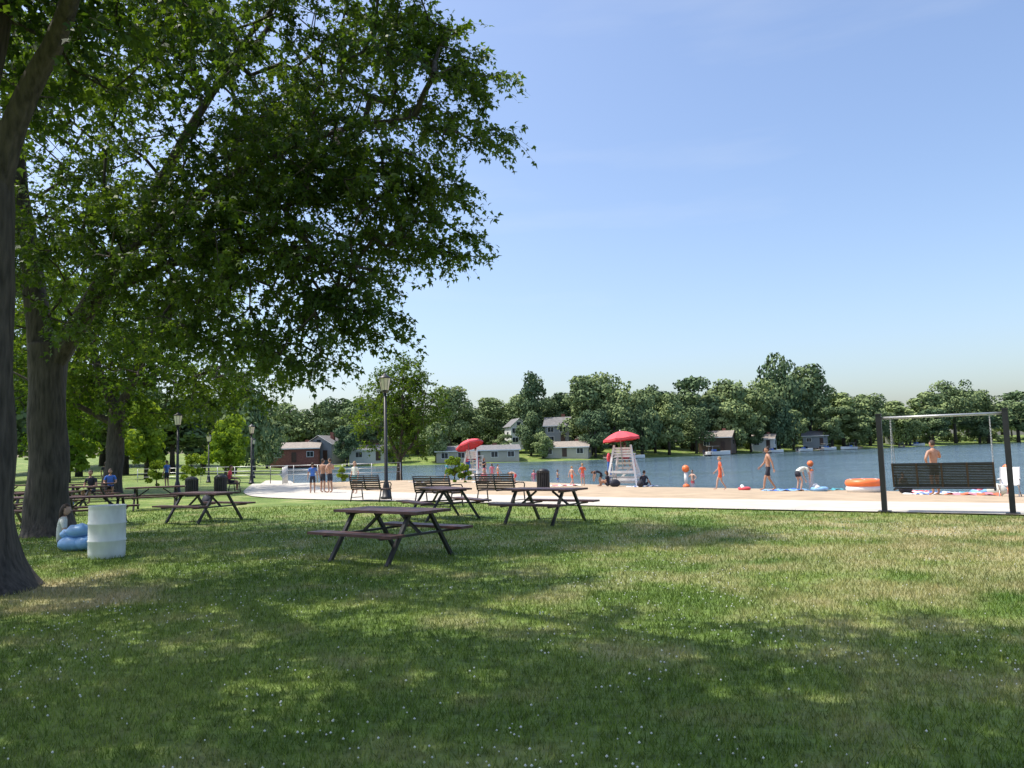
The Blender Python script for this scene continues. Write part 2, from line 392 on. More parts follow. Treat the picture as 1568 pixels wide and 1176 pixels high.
    P=P.reshape(-1,3); D=np.repeat(d2,lp,0)
    A=norm(D*.6+r.normal(size=P.shape)*.6+np.array([0,0,-.35])); Nn=norm(np.array([0,0,1.])+r.normal(size=P.shape)*.55)
    S=leaf*r.uniform(.6,1.2,len(P)); V,Fx=leaves(P-base,A,Nn,S)
    tint=np.repeat(r.random(len(T)),per*lp)*.5+r.random(len(P))*.5
    place('foliage',npmesh(name+'_foliage',V,Fx,lk,tint=tint),parent=root)
    print(name,'leaves',len(P),'nodes',n)
bx=-7.0
tree('maple_tree',[
 ([(bx,10.1,-.1),(bx,10.1,.08),(bx,10.1,.4),(bx-.02,10.1,1.1),(bx,10.1,3),(bx,10.1,5.6)],[.92,.74,.54,.44,.38,.34]),
 ([(bx+.05,10.1,5.0),(-6.5,10,6.4),(-5.7,9.8,7.6),(-4.6,8.5,9.5),(-3,6.5,10.5),(-1.5,5,10.5)],[.20,.14,.11,.09,.07,.04]),
 ([(bx,10.1,5.2),(-7.3,10.2,7),(-7.4,9,9.5),(-6.5,6.5,11),(-5,4,11)],[.30,.26,.19,.12,.05]),
 ([(-7.2,10.1,6),(-6.9,10.4,9),(-6,11,11)],[.2,.13,.05]),
 ([(-7.2,9.9,7),(-9,8,8.5),(-10.5,6.5,9.5)],[.15,.1,.04])],
 [((-3.7,4.5,9.8),(6.1,3.9,2.8),900),((-7,10.5,8.8),(3.4,2.2,2.3),190),((-9,6.5,9),(3,4,2.5),260)],.15,'leafA',lp=15,seed=3,sides=24,gap=-.26)
rs=random.Random(4)
BG=[]
for (x,z,L) in [(.0,8.9,2.2),(.1,7.75,2.2),(-.25,8.3,1.8),(-.5,6.6,2.0),(-.35,5.75,2.6),(-.9,7.0,2),(-1.3,5.9,2.0),(-1.6,5.4,1.6),(-2.1,4.8,1.8),(-2.3,3.95,1.8),(-2.2,4.4,1.6),(-3.1,3.5,1.6),(-3.6,3.35,1.5),(-4.4,3.9,1.5),(-5.2,3.7,1.3),(-1.1,10.6,2),(-.5,9.8,2),(-1.6,11.8,2),(-.1,9.3,1.6),(-6,4.0,1.3),(-2.7,4.3,1.6)]:
    for dy in (rs.uniform(-.9,-.1),rs.uniform(.1,1.1)):
        BG.append(((x-rs.uniform(0,.5),15.0+dy,z+rs.uniform(-.15,.2)),(1,rs.uniform(-.35,.25),rs.uniform(-.45,-.1)),L))
tree('maple_tree',[
 ([(-10.6,17.8,-.1),(-10.6,17.8,.15),(-10.65,17.8,.6),(-10.7,17.8,1.8),(-10.75,17.8,3.2),(-10.75,17.8,4.4)],[.68,.54,.45,.40,.39,.40]),
 ([(-10.65,17.8,3.9),(-9.9,17.7,5.0),(-9.2,17.6,6.1),(-8.2,17.3,7.4),(-7.2,16.9,9),(-5.5,16.3,11)],[.26,.21,.18,.14,.10,.05]),
 ([(-10.85,17.8,3.9),(-11.2,17.9,6),(-11.8,18,9),(-11.5,17.5,13)],[.30,.25,.17,.07]),
 ([(-9.0,17.5,6.3),(-6.5,16.5,7.6),(-3.5,15.5,8.4),(-1.8,14.9,8.3)],[.12,.09,.05,.02]),
 ([(-9.6,17.7,5.4),(-7,16.3,6),(-4.5,15.2,5.8),(-3,14.7,5)],[.11,.08,.05,.02]),
 ([(-11.1,17.9,5.6),(-13,17.2,7.2),(-15,16.6,8)],[.16,.11,.04])],
 [((-10.5,17,10.5),(6.5,4.4,5.5),560),((-5.1,15.6,9.2),(3.9,2.7,3.6),400),((-4.6,15.6,12),(3.2,2.6,2.6),150),((-5.2,15.2,5.9),(3.2,2.2,1.6),200),((-3.5,15.2,6.9),(2.0,1.8,1.5),100),((-8.2,16.2,5.6),(3,2.3,1.5),130),((-13.5,17,7),(3.5,3.6,2.8),170)],.125,'leafA',per=4,lp=18,slen=.70,seed=5,droop=.6,gap=-.12,gs=.6,boughs=BG,sides=24)
tree('shade_tree',[
 ([(-21.2,41,-.1),(-21.2,41,.3),(-21.1,41,2),(-21,41,4.5)],[.6,.5,.42,.38]),
 ([(-21,41,4.2),(-19.5,40.5,7),(-18,40,10)],[.25,.18,.06]),
 ([(-21,41,4.2),(-22.3,41,7),(-23,41,12)],[.28,.2,.06]),
 ([(-21,41,3.6),(-23.5,40.5,5),(-26,40,6.5)],[.18,.12,.04])],
 [((-21.5,41,9.5),(8,6.5,6),430),((-18,40,6.0),(6.5,4,2.6),170)],.25,'leafB',per=4,lp=12,slen=1.1,seed=8,tipr=.01)
tree('shade_tree',[
 ([(-27.5,46,-.1),(-27.5,46,.3),(-27.4,46,2),(-27.4,46,5)],[.5,.42,.36,.3]),
 ([(-27.4,46,4.5),(-26,45.5,7),(-25,45,10)],[.22,.15,.05]),([(-27.4,46,4.5),(-29,46,8),(-29,46,11)],[.22,.15,.05])],
 [((-27.5,46,8.5),(6.5,5,5.5),330)],.27,'leafB',per=4,lp=11,slen=1.1,seed=9,tipr=.01)
tree('ash_tree',[
 ([(-8.9,60.3,-.6),(-8.9,60.3,.2),(-8.9,60.3,1.4)],[.28,.22,.19]),
 ([(-8.9,60.3,1.2),(-9.8,60.3,3.4),(-10.3,60.3,6.5)],[.13,.09,.03]),
 ([(-8.9,60.3,1.2),(-8.6,60.3,3.6),(-8.6,60.3,8)],[.15,.1,.03]),
 ([(-8.9,60.3,1.2),(-7.4,60.3,3),(-6.8,60.3,5.5)],[.1,.07,.03])],
 [((-8.8,60.3,4.8),(3.7,2.8,3.6),380),((-8.6,60.3,7.4),(2.2,1.8,2),120)],.24,'leafB',per=3,lp=8,slen=.85,gap=-.1,gs=.8,seed=11,tipr=.009)
# ---- distant trees (instanced variants)
def farcrown(seed,H,R,nf,fs,k='leafF',zc=.58,vz=.44,K=34):
    r=np.random.default_rng(seed); cl=[];
    for i in range(K):
        v=r.normal(size=3); v/=np.linalg.norm(v); q=r.random()**.45
        wz=1-.35*max(0,v[2])
        c=np.array([v[0]*R*.78*q*wz,v[1]*R*.78*q*wz,H*zc+v[2]*H*vz*.9*q]); cl.append((c,R*r.uniform(.16,.36)))
    C=np.array([c for c,_ in cl]);CR=np.array([a for _,a in cl])
    w=CR**2; i=r.choice(K,nf,p=w/w.sum()); v=norm(r.normal(size=(nf,3))+np.array([0,0,.25]))
    P=C[i]+v*(CR[i]*r.uniform(.70,1.15,nf))[:,None]*np.array([1,1,.8])
    Nn=norm(v+r.normal(size=(nf,3))*.45); A=norm(np.cross(Nn,r.normal(size=(nf,3)))); B=np.cross(Nn,A)
    a=np.linspace(0,2*np.pi,5,endpoint=False)[None]+r.uniform(-.4,.4,(nf,5)); rad=fs*r.uniform(.4,1,(nf,5))
    V=P[:,None]+A[:,None]*(np.cos(a)*rad)[...,None]+B[:,None]*(np.sin(a)*rad)[...,None]
    me=npmesh('crown',V.reshape(-1,3),np.arange(nf*5).reshape(-1,5),k,tint=r.random(K)[i]*.6+r.random(nf)*.4)
    mb=MB(); mb.tube([(0,0,-.5),(0,0,H*.25),(0,0,H*.5)],[R*.07,R*.05,R*.035],'bark',8)
    for j in range(5):
        c=C[j]; mb.tube([(0,0,H*r.uniform(.2,.4)),tuple(c*.5+np.array([0,0,H*.2])),tuple(c)],[R*.03,R*.02,.04],'bark',5)
    return me,mb.mesh('trunk')
VH=[16,18,15,20,17,14,19,18,12];VR=[6.5,7,6.5,8,6,7,7.5,5,7.5]
VAR=[farcrown(20+i,VH[i],VR[i],5000,.42,K=[34,40,30,46,24,36,44,26,40][i],zc=[.58,.56,.55,.6,.6,.54,.56,.58,.52][i],vz=[.44,.46,.46,.42,.42,.46,.46,.46,.46][i]) for i in range(9)]
UV=[farcrown(40+i,4,4,900,.42,K=14,zc=.5,vz=.5) for i in range(3)]
line=bpy.data.objects.new('distant_tree_line',None); COL.objects.link(line)
def fart(ratio,Yd,H,R,v=None,parent=line):
    v=random.randrange(9) if v is None else v; x=ratio*Yd; z=gz(x,Yd)
    s=(R/VR[v],R/VR[v],(H-z)/VH[v]/1.0); a=random.uniform(0,360)
    place('tree_crown',VAR[v][0],(x,Yd,z),a,parent,s); place('tree_trunk',VAR[v][1],(x,Yd,z),a,parent,s)
front=[(-.29,188,15.5,7),(-.25,192,16,7),(-.226,182,16,7),(-.192,172,15,6.5),(-.16,180,15.5,7),(-.125,180,14.5,7),(-.082,178,18,6.5),(-.052,188,14,6),(-.023,192,16,7),(.024,184,21,6),(.062,190,15.5,6),(.10,175,19.5,7.5),(.129,180,21,8),(.155,190,15,6),(.182,188,18.5,5.5),(.23,203,22,8.5),(.273,208,21.5,8.5),(.307,220,22,9),(.349,238,28,10),(.383,244,26,10),(.425,252,20,9),(.459,268,19.5,9),(.493,280,18,9),(.535,305,23,10),(.569,312,28,11),(.611,325,24,11),(.65,348,25,12),(.70,370,26,12),(.75,390,26,12),(.82,410,26,13),(.9,430,26,13)]
for t in front: fart(*t)
fr=np.array(front)
for ratio in np.arange(-.36,1.0,.019):
    Yd=np.interp(ratio,fr[:,0],fr[:,1])*random.uniform(1.05,1.14)+6; Hh=np.interp(ratio,fr[:,0],fr[:,2])*random.uniform(.66,.96)
    fart(ratio+random.uniform(-.008,.008),Yd,Hh,random.uniform(7,10.5))
for ratio in np.arange(-.36,1.0,.045):
    Yd=np.interp(ratio,fr[:,0],fr[:,1])*1.3+10; fart(ratio,Yd,np.interp(ratio,fr[:,0],fr[:,2])*.95,15)
for t in [(-.36,105,12.5,5.5),(-.335,125,13,5),(-.40,120,12,6),(-.44,100,11,6),(-.50,105,14,7),(-.56,100,15,7),(-.62,85,15,7),(-.68,75,14,7),(-.74,70,14,7),(-.8,66,14,7),(-.47,140,15,9),(-.40,150,15,9),(-.53,140,17,9),(-.6,130,18,9),(-.68,120,18,9),(-.78,110,18,9),(-.9,100,18,9),(-1.05,80,16,8)]: fart(*t)
for t in [(-.215,162,8,3.5),(-.155,163,8,4),(-.10,160,9,4),(-.014,167,6,3),(.022,172,11,4),(.038,166,6,3),(.105,168,11,5),(.13,172,13,6),(.165,176,14,6),(.20,182,15,6),(.235,190,12,5.5),(.285,200,15,6.5),(.305,206,11,4.5),(.342,218,14,6),(.36,225,13,5),(.41,236,14,6),(.44,250,14,7),(.47,262,13,6),(.505,278,12,6),(.54,295,14,8),(.60,318,14,9),(-.318,150,8,4)]: fart(*t)
for ratio in np.arange(-.5,1.0,.009):
    Yd=np.interp(ratio,fr[:,0],fr[:,1])*random.uniform(.985,1.08)+6
    if random.random()<.75:
        x=ratio*Yd; R=random.uniform(2,4.5); v=random.choice(UV); s=(R/4,R/4,random.uniform(2,4.5)/4); a=random.uniform(0,360)
        place('shoreline_bush',v[0],(x,Yd,gz(x,Yd)),a,line,s)
BV=farcrown(50,8,3.6,2600,.3,'leafC',zc=.55,K=22)
for (x,y,s) in [(-35.5,75,.95),(-39,68,.9),(-30,82,.8),(-24.5,66,.55)]:
    r0=bpy.data.objects.new('young_tree',None); COL.objects.link(r0); r0.location=(x,y,0)
    place('crown',BV[0],(0,0,0),x*7,r0,s); place('trunk',BV[1],(0,0,0),x*7,r0,s)
SV=farcrown(60,1.9,.75,1500,.075,'leafC',zc=.5,vz=.5,K=16)
for (x,y,s) in [(-3.7,48,.95),(-21.5,52,1.2),(-23,50,1.0),(-3.1,48.6,.7),(-12.2,55,.7)]:
    r0=bpy.data.objects.new('shrub',None); COL.objects.link(r0); r0.location=(x,y,gz(x,y))
    place('leaves',SV[0],(0,0,-.1),x*9,r0,s); place('stems',SV[1],(0,0,0),x*9,r0,s)
# ------------------------------------------------------------ houses
def house(name,ratio,Yd,w,d,h,rh,wall,roof,rz=0,base=None,ends=False,fl=1,chim=True):
    mb=MB(); mb.box((0,0,h/2-.5),(w,d,h+1),wall)
    o=.4
    if not ends:
        a=[(-w/2-o,-d/2-o,h-.05),(w/2+o,-d/2-o,h-.05),(w/2+o,d/2+o,h-.05),(-w/2-o,d/2+o,h-.05),(-w/2-o,0,h+rh),(w/2+o,0,h+rh)]
        mb.add(a,[(0,1,5,4),(2,3,4,5)],roof); mb.add([(-w/2,-d/2,h-.01),(-w/2,d/2,h-.01),(-w/2,0,h+rh*.93)],[(0,2,1)],wall); mb.add([(w/2,-d/2,h-.01),(w/2,d/2,h-.01),(w/2,0,h+rh*.93)],[(0,1,2)],wall)
        mb.box((0,-d/2-o,h-.13),(w+2*o,.06,.2),'white')
    else:
        a=[(-w/2-o,-d/2-o,h-.05),(-w/2-o,d/2+o,h-.05),(w/2+o,d/2+o,h-.05),(w/2+o,-d/2-o,h-.05),(0,-d/2-o,h+rh),(0,d/2+o,h+rh)]
        mb.add(a,[(1,0,4,5),(3,2,5,4)],roof); mb.add([(-w/2,-d/2,h-.01),(w/2,-d/2,h-.01),(0,-d/2,h+rh*.93)],[(0,1,2)],wall)
        mb.beam((-w/2-o,-d/2-o-.03,h-.1),(0,-d/2-o-.03,h+rh-.05),.2,.05,'white'); mb.beam((w/2+o,-d/2-o-.03,h-.1),(0,-d/2-o-.03,h+rh-.05),.2,.05,'white')
        mb.box((0,-d/2-.03,h+rh*.3),(.9,.06,.8),'win')
    n=max(2,int(w/3))
    for f in range(fl):
        for i in range(n):
            x=-w/2+(i+.5)*w/n; z=h/fl*(f+.55)
            if f==0 and i==n//2: mb.box((x,-d/2-.04,1.05),(1,.08,2.1),'brown'); continue
            mb.box((x,-d/2-.02,z),(1.5,.04,1.25),'white'); mb.box((x,-d/2-.05,z),(1.3,.04,1.05),'win'); mb.box((x,-d/2-.08,z),(.05,.03,1.05),'white')
    for sx in(-1,1): mb.box((sx*(w/2+.02),0,h*.6),(.05,1.2,1.0),'win')
    if chim: mb.box((w*.22,d*.1,h+rh*.8),(.8,.8,rh*1.1),'brick')
    x=ratio*Yd; z=gz(x,Yd) if base is None else base
    place(name,mb.mesh(name),(x,Yd,z),rz)
house('brick_house',-.280,168,10,8,3.0,1.3,'brick','roofb',8,.7,fl=1)
house('gray_house',-.242,172,6,7,3.4,2.0,'gray','roof',-12,1.0,ends=True)
house('white_house',-.187,168,8,7,2.4,1.0,'siding','roof',10,.6)
house('ranch_house',-.047,163.5,17,8,2.2,1.0,'tan','roof',4,.0)
house('white_house',.003,180,3.8,6,4.2,1.9,'siding','roof',15,3.2,ends=True,fl=2,chim=False)
house('gray_house',.058,180,5.5,6,4.2,2.0,'gray','roof',-10,3.2,fl=2)
house('ranch_house',.068,169,10,7,2.1,1.2,'tan','roofb',-12,.3)
house('brown_house',.262,196,8,7,3.2,1.6,'dbrown','roofb',-25,.7)
house('gray_house',.388,238,7,7,2.8,1.5,'gray','roof',-20,1.2)
house('white_house',.49,287,6,7,2.8,1.4,'siding','roof',-25,1.4)
house('white_house',.322,214,6,6,2.5,1.3,'siding','roofb',-25,.8)
# boats & docks
def boat(ratio,Yd,rz,s=1):
    mb=MB(); st=[];n=9
    for i in range(n):
        t=i/(n-1); w=1.1*(1-max(0,t-.35)**2*2.3); x=-2.8+5.6*t
        st.append([(x,-w,.75+.2*t),(x,-w*.8,.1),(x,0,-.15+.3*t*t),(x,w*.8,.1),(x,w,.75+.2*t)])
    vs=[p for r in st for p in r]; fs=[(i*5+j,i*5+j+1,(i+1)*5+j+1,(i+1)*5+j) for i in range(n-1) for j in range(4)]
    fs+=[(0,1,2,3,4)]; fs+=[(i*5,(i+1)*5,(i+1)*5+4,i*5+4) for i in range(n-1)]
    mb.add(vs,fs,'white'); mb.box((.2,0,1.15),(.08,1.6,.6),'win'); mb.box((-.8,0,1.0),(.6,1.3,.5),'blue'); mb.box((-3,0,.7),(.4,.4,1.0),'dark')
    mb.beam((-1.6,-.9,.8),(-1.4,-.9,1.9),.05,.05,'steel'); mb.beam((-1.6,.9,.8),(-1.4,.9,1.9),.05,.05,'steel'); mb.box((-1.0,0,1.92),(2.0,2.0,.06),'tan')
    place('motor_boat',mb.mesh('motor_boat'),(ratio*Yd,Yd,-.45),rz,scale=s)
boat(.262,176.5,10,1.1); boat(.405,225,20,1.0); boat(.43,232,200,1.0); boat(.155,161,10,.8); boat(.375,212,20,.9); boat(.335,196,10,.9); boat(.52,280,20,1.2)
for ratio,Yd,rz in[(.25,178,-15),(.395,222,-30),(.445,240,-30),(.12,163,0),(.5,266,-30),(.33,199,-25)]:
    mb=MB(); mb.box((0,-4,.35),(1.6,10,.12),'tan')
    for i in range(5):
        for sx in(-.7,.7): mb.tube([(sx,-8.5+i*2.2,-1),(sx,-8.5+i*2.2,.8)],.07,'brown',6)
    place('wooden_dock',mb.mesh('dock'),(ratio*Yd,Yd,-.5),rz)
# ------------------------------------------------------------ picnic tables
mb=MB()
for i in range(5): mb.box((0,-.31+i*.155,.745),(1.83,.145,.04),'maroon')
for s in(-1,1):
    for j in range(2): mb.box((0,s*(.68+j*.15),.445),(1.83,.14,.04),'maroon')
for x in(-.62,.62):
    for s in(-1,1):
        mb.beam((x,s*.22,.72),(x,s*.70,.0),.06,.05,'black')
    mb.box((x,0,.705),(.06,.72,.035),'black'); mb.box((x+.003,0,.405),(.05,1.66,.035),'black')
    mb.beam((x,0,.41),(x*.35,0,.70),.04,.04,'black')
PT=mb.mesh('picnic_table')
for x,y,r in[(-1.95,12.25,-37),(.66,17.6,-35),(-1.8,19.4,-62),(-8.2,20.6,-30),(-12.2,26.5,20),(-10.9,20.2,15),(-13.2,20.9,-10),(-18,33,25),(-16.3,29.4,-20),(-14.6,24.2,10),(-21.5,34,0)]:
    place('picnic_table',PT,(x,y,0),r)
mb=MB()
for i in range(6): mb.box((0,-.18+i*.085,.44),(1.5,.07,.03),'brown')
for i in range(6): mb.box((0,-.24-.018*i,.50+i*.072),(1.5,.025,.055),'brown')
for x in(-.72,0,.72):
    mb.tube([(x,-.36,.92),(x,-.25,.46),(x,-.2,.42),(x,.26,.42)],.022,'black',6)
    if x: 
        mb.tube([(x,-.2,.42),(x,-.3,0)],.022,'black',6); mb.tube([(x,.24,.42),(x,.3,0)],.022,'black',6)
        mb.tube([(x,-.29,.66),(x,-.05,.68),(x,.24,.66),(x,.29,.60),(x,.24,.42)],.02,'black',6); mb.tube([(x,-.26,.14),(x,.27,.14)],.014,'black',6)
mb.tube([(-.74,-.35,.93),(.74,-.35,.93)],.018,'black',6)
PBn=mb.mesh('park_bench')
for x,y,r in[(-2.35,23.9,-36),(-.45,24.3,-36),(-5.1,27.6,-36),(-14.0,38.5,-60)]: place('park_bench',PBn,(x,y,gz(x,y)),r)
def lamp(x,y,H):
    mb=MB(); 
    mb.tube([(0,0,0),(0,0,.12),(0,0,.14),(0,0,.5),(0,0,.62),(0,0,.66),(0,0,H-.72)],[.2,.2,.15,.12,.09,.07,.05],'black',12)
    mb.tube([(0,0,H-.74),(0,0,H-.68),(0,0,H-.64)],[.06,.13,.1],'black',10)
    mb.tube([(0,0,H-.64),(0,0,H-.2)],[.13,.21],'glass',8,False)
    for j in range(8):
        a=math.pi/4*j; mb.tube([(.132*math.cos(a),.132*math.sin(a),H-.64),(.214*math.cos(a),.214*math.sin(a),H-.2)],.007,'black',4)
    mb.tube([(0,0,H-.21),(0,0,H-.18),(0,0,H-.1),(0,0,H-.05),(0,0,H)],[.24,.23,.12,.05,.012],'black',12)
    place('street_lamp',mb.mesh('street_lamp'),(x,y,gz(x,y)))
for t in[(-4.65,28.2,4.62),(-16.2,37.4,4.0),(-17.4,51.5,4.0),(-25,63.6,4.0),(-27.5,82,4.2)]: lamp(*t)
def bin_(x,y,h=.95):
    mb=MB(); 
    for j in range(20):
        a=2*math.pi*j/20; mb.box((.27*math.cos(a),.27*math.sin(a),h*.42),(.05,.03,h*.8),'black',Matrix.Rotation(a+math.pi/2,3,'Z'))
    mb.tube([(0,0,.03),(0,0,h*.8)],.24,'dark',14); mb.ring((0,0,h*.82),.28,.02,'black'); mb.ring((0,0,.06),.28,.02,'black')
    mb.tube([(0,0,h*.83),(0,0,h*.95),(0,0,h)],[.3,.2,.05],'black',16)
    place('trash_bin',mb.mesh('trash_bin'),(x,y,gz(x,y)))
bin_(1.25,34.2,.9); bin_(-13.6,36,.95); bin_(-14.6,35.2,.9)
mb=MB(); prof=[(0,.27),(.015,.285),(.1,.29),(.27,.292),(.285,.302),(.3,.302),(.315,.292),(.56,.292),(.575,.302),(.59,.302),(.605,.292),(.80,.29),(.84,.285),(.86,.295),(.885,.295)]
mb.tube([(0,0,z) for z,_ in prof],[r for _,r in prof],'plastic',36,True,cap=False)
mb.tube([(0,0,.885),(0,0,.86),(0,0,.3)],[.285,.27,.26],'plastic',36,True,cap=False); mb.tube([(0,0,.25),(0,0,.3)],[.27,.27],'dark',24)
place('plastic_barrel',mb.mesh('plastic_barrel'),(-7.0,13.4,0))
mb=MB()
for (c,r) in[((0,0,.13),(.33,.24,.15)),((.06,0,.36),(.24,.2,.13)),((-.18,.06,.3),(.14,.16,.1)),((.22,-.08,.14),(.2,.18,.13))]:
    mb.ball(c,r,'lblue',18,fn=lambda v:[v[0]*(1+.08*math.sin(9*v[1]+4*v[2])),v[1]*(1+.07*math.sin(8*v[0])),v[2]*(1+.12*math.sin(7*v[0]+5*v[1]))])
place('inflatable_float',mb.mesh('inflatable_float'),(-8.2,14.6,0))
# porch swing
A=Vector((8.3,17.6,0));B=Vector((10.35,16.3,0)); D=(B-A); Lw=D.length; ang=math.degrees(math.atan2(D.y,D.x))
mb=MB()
for x in(0,Lw):
    mb.box((x,0,1.09),(.11,.11,2.18),'black'); mb.box((x,0,.012),(.26,.26,.024),'black'); mb.box((x,0,2.19),(.13,.13,.03),'black')
mb.tube([(.05,0,2.10),(Lw-.05,0,2.10)],.03,'steel',10)
x0,x1=.24,Lw-.28
for z in(.58,1.06): mb.box(((x0+x1)/2,-.12-(z-.58)*.2,z),(x1-x0,.04,.045),'black')
for i in range(5): x=x0+(x1-x0)*i/4; mb.beam((x,-.14,.56),(x,-.236,1.08),.035,.04,'brown')
R=Matrix.Rotation(math.radians(11),3,'X')
for i in range(13): z=.615+i*.0345; mb.box(((x0+x1)/2,-.125-(z-.58)*.2,z),(x1-x0-.02,.012,.029),'mesh',R)
for i in range(6): mb.box(((x0+x1)/2,-.06+i*.085,.53),(x1-x0,.075,.025),'mesh')
for x in(x0,x1):
    mb.box((x,.15,.50),(.04,.55,.04),'black'); mb.tube([(x,-.17,.80),(x,.2,.80),(x,.38,.78),(x,.38,.5)],.018,'black',6)
    for (p,q) in[((x,-.2,1.0),(x,0,2.09)),((x,.38,.8),(x,0,2.09))]:
        p=Vector(p);q=Vector(q);n=34
        for i in range(n):
            c=p+(q-p)*(i+.5)/n; T=Matrix.Translation(c)@(q-p).to_track_quat('X','Z').to_matrix().to_4x4()@Matrix.Rotation(math.pi/2*(i%2),4,'X')@Matrix.Diagonal((1.5,.8,1,1))
            mb.ring((0,0,0),.014,.0045,'steel',8,4,T)
place('porch_swing',mb.mesh('porch_swing'),(A.x,A.y,.03),ang)
def railing(pts):
    mb=MB()
    for (a,b) in zip(pts[:-1],pts[1:]):
        a=Vector(a);b=Vector(b);n=max(1,round((b-a).length/2))
        for z in(1.05,.7,.38): mb.tube([(a.x,a.y,z),(b.x,b.y,z)],.022,'steel',6)
        for i in range(n+1): p=a+(b-a)*i/n; mb.tube([(p.x,p.y,-.3),(p.x,p.y,1.05)],.03,'steel',6)
    place('metal_railing',mb.mesh('railing'))
railing([(-8.5,58),(-12.5,56.5),(-18.5,59),(-25,62)]); railing([(-25.5,62.3),(-31,64)]); railing([(-14,47),(-17.5,60)])
# ------------------------------------------------------------ lifeguard chairs
def umbrella(mb,c,R,tilt,h=.38):
    T=Matrix.Translation(c)@Matrix.Rotation(math.radians(tilt),4,'Y'); n=32;vs=[(0,0,h)];fs=[]
    for i in range(1,6):
        for j in range(n):
            a=2*math.pi*j/n; s=i/5; rr=R*s*(1-.05*s*abs(math.sin(4*a))); vs.append((rr*math.cos(a),rr*math.sin(a),h*(1-s**1.7)-.03*s*abs(math.sin(4*a))))
    for j in range(n): 
        a=2*math.pi*j/n; vs.append((vs[1+4*n+j][0],vs[1+4*n+j][1],vs[1+4*n+j][2]-.12))
    for j in range(n): fs.append((0,1+j,1+(j+1)%n))
    for i in range(5):
        for j in range(n): fs.append((1+i*n+j,1+(i+1)*n+j,1+(i+1)*n+(j+1)%n,1+i*n+(j+1)%n))
    mb.add(vs,fs,'red',False,T); mb.ball((0,0,h+.03),.04,'white',8,T)
    for j in range(8):
        a=math.pi/4*j; p=T@Vector((0,0,h-.05)); q=T@Vector((R*.93*math.cos(a),R*.93*math.sin(a),.0)); mb.tube([p,q],.008,'steel',4)
    return T
def lifechair(x,y,rz,tilt,uR):
    mb=MB()
    for sx in(-1,1):
        mb.beam((sx*.85,.65,0),(sx*.46,.30,1.55),.10,.10,'white'); mb.beam((sx*.85,-.65,0),(sx*.46,-.25,2.25),.10,.10,'white')
        mb.beam((sx*.72,.5,.6),(sx*.72,-.5,.6),.04,.12,'white'); mb.beam((sx*.82,.6,.15),(sx*.56,-.45,1.3),.03,.1,'white')
        mb.beam((sx*.48,.4,1.78),(sx*.47,-.35,1.78),.12,.04,'white'); mb.beam((sx*.48,.36,1.5),(sx*.48,.36,1.77),.06,.06,'white')
    for i in range(5): f=i/5; mb.box((0,.66-.33*f,.22+1.3*f),(1.68-.7*f,.05,.12),'white')
    for i in range(2): f=i/3+.1; mb.box((0,-.63+.25*f,.3+1.2*f),(1.6-.6*f,.05,.12),'white')
    for i in range(5): mb.box((0,-.2+i*.13,1.47),(1.0,.12,.035),'white')
    for i in range(4): mb.box((0,-.27+.0*i,1.65+i*.14),(.92,.03,.11),'white')
    mb.beam((-.7,.74,.2),(.55,.47,1.4),.03,.1,'white')
    mb.tube([(0,-.32,.9),(-.15*(tilt/10),-.32,2.75)],.025,'steel',8)
    umbrella(mb,Vector((-.18*(tilt/10),-.1,2.62)),uR,-tilt)
    mb.ball((-.95,.3,1.0),(.09,.24,.85),'blue',14); mb.ball((-.95,.24,1.55),(.1,.2,.3),'red',10)
    mb.tube([(.6,-.3,1.5),(.62,-.3,1.1),(.6,-.3,.8)],[.05,.08,.05],'red',8)
    place('lifeguard_chair',mb.mesh('lifeguard_chair'),(x,y,gz(x,y)),rz)
lifechair(5.95,42,-25,6,1.02); lifechair(-2.9,57,-40,22,1.05)
def buoy(x,y,z,h,r):
    mb=MB(); mb.tube([(0,0,-.1),(0,0,.08),(0,0,.14)],[r*.95,r*.95,r*.5],'orange',16); mb.tube([(0,0,.1),(0,0,h-r)],r*.5,'white',12); mb.ball((0,0,h),r,'orange',18)
    place('marker_buoy',mb.mesh('marker_buoy'),(x,y,z))
buoy(9.15,41.6,-.5,.95,.2); buoy(23,60.5,-.5,.55,.24); buoy(19.6,31,-.5,.9,.18)
mb=MB(); mb.ring((0,0,.14),.5,.15,'white',28,10); mb.ring((0,0,.36),.52,.15,'orange',28,10); mb.tube([(0,0,.08),(0,0,.12)],[.5,.5],'orange',20)
for j in range(6):
    a=j*math.pi/3; mb.ball((.52*math.cos(a),.52*math.sin(a),.36),(.09,.09,.158),'white',10)
place('inflatable_raft',mb.mesh('inflatable_raft'),(13.4,30,gz(13.4,30)+.02),10)
def floatring(x,y,k1,k2,s=1):
    mb=MB(); mb.ring((0,0,.1),.33,.11,k1,24,8); mb.ball((.1,.3,.25),(.12,.16,.12),k2,12); mb.ball((-.25,-.1,.2),(.16,.12,.1),k2,12)
    place('swim_ring',mb.mesh('swim_ring'),(x,y,gz(x,y)+.03),30,scale=s)
floatring(12.2,31.3,'lblue','white',.8); floatring(17.0,28.5,'lblue','pink',.8); floatring(9.7,33,'red','white',.6)
def towel(x,y,k1,k2,r):
    mb=MB(); n=14; 
    def q(a,b): return (a*1.7/n-.85,b*.8/7-.4,.03+.025*math.sin(a*1.3+b*.9)+.02*math.sin(b*2.1))
    for i in range(n):
        for j in range(7):
            mb.add([q(i,j),q(i+1,j),q(i+1,j+1),q(i,j+1)],[(0,1,2,3)],k1 if (i//2)%2 else k2,True)
    place('beach_towel',mb.mesh('beach_towel'),(x,y,gz(x,y)+.03),r)
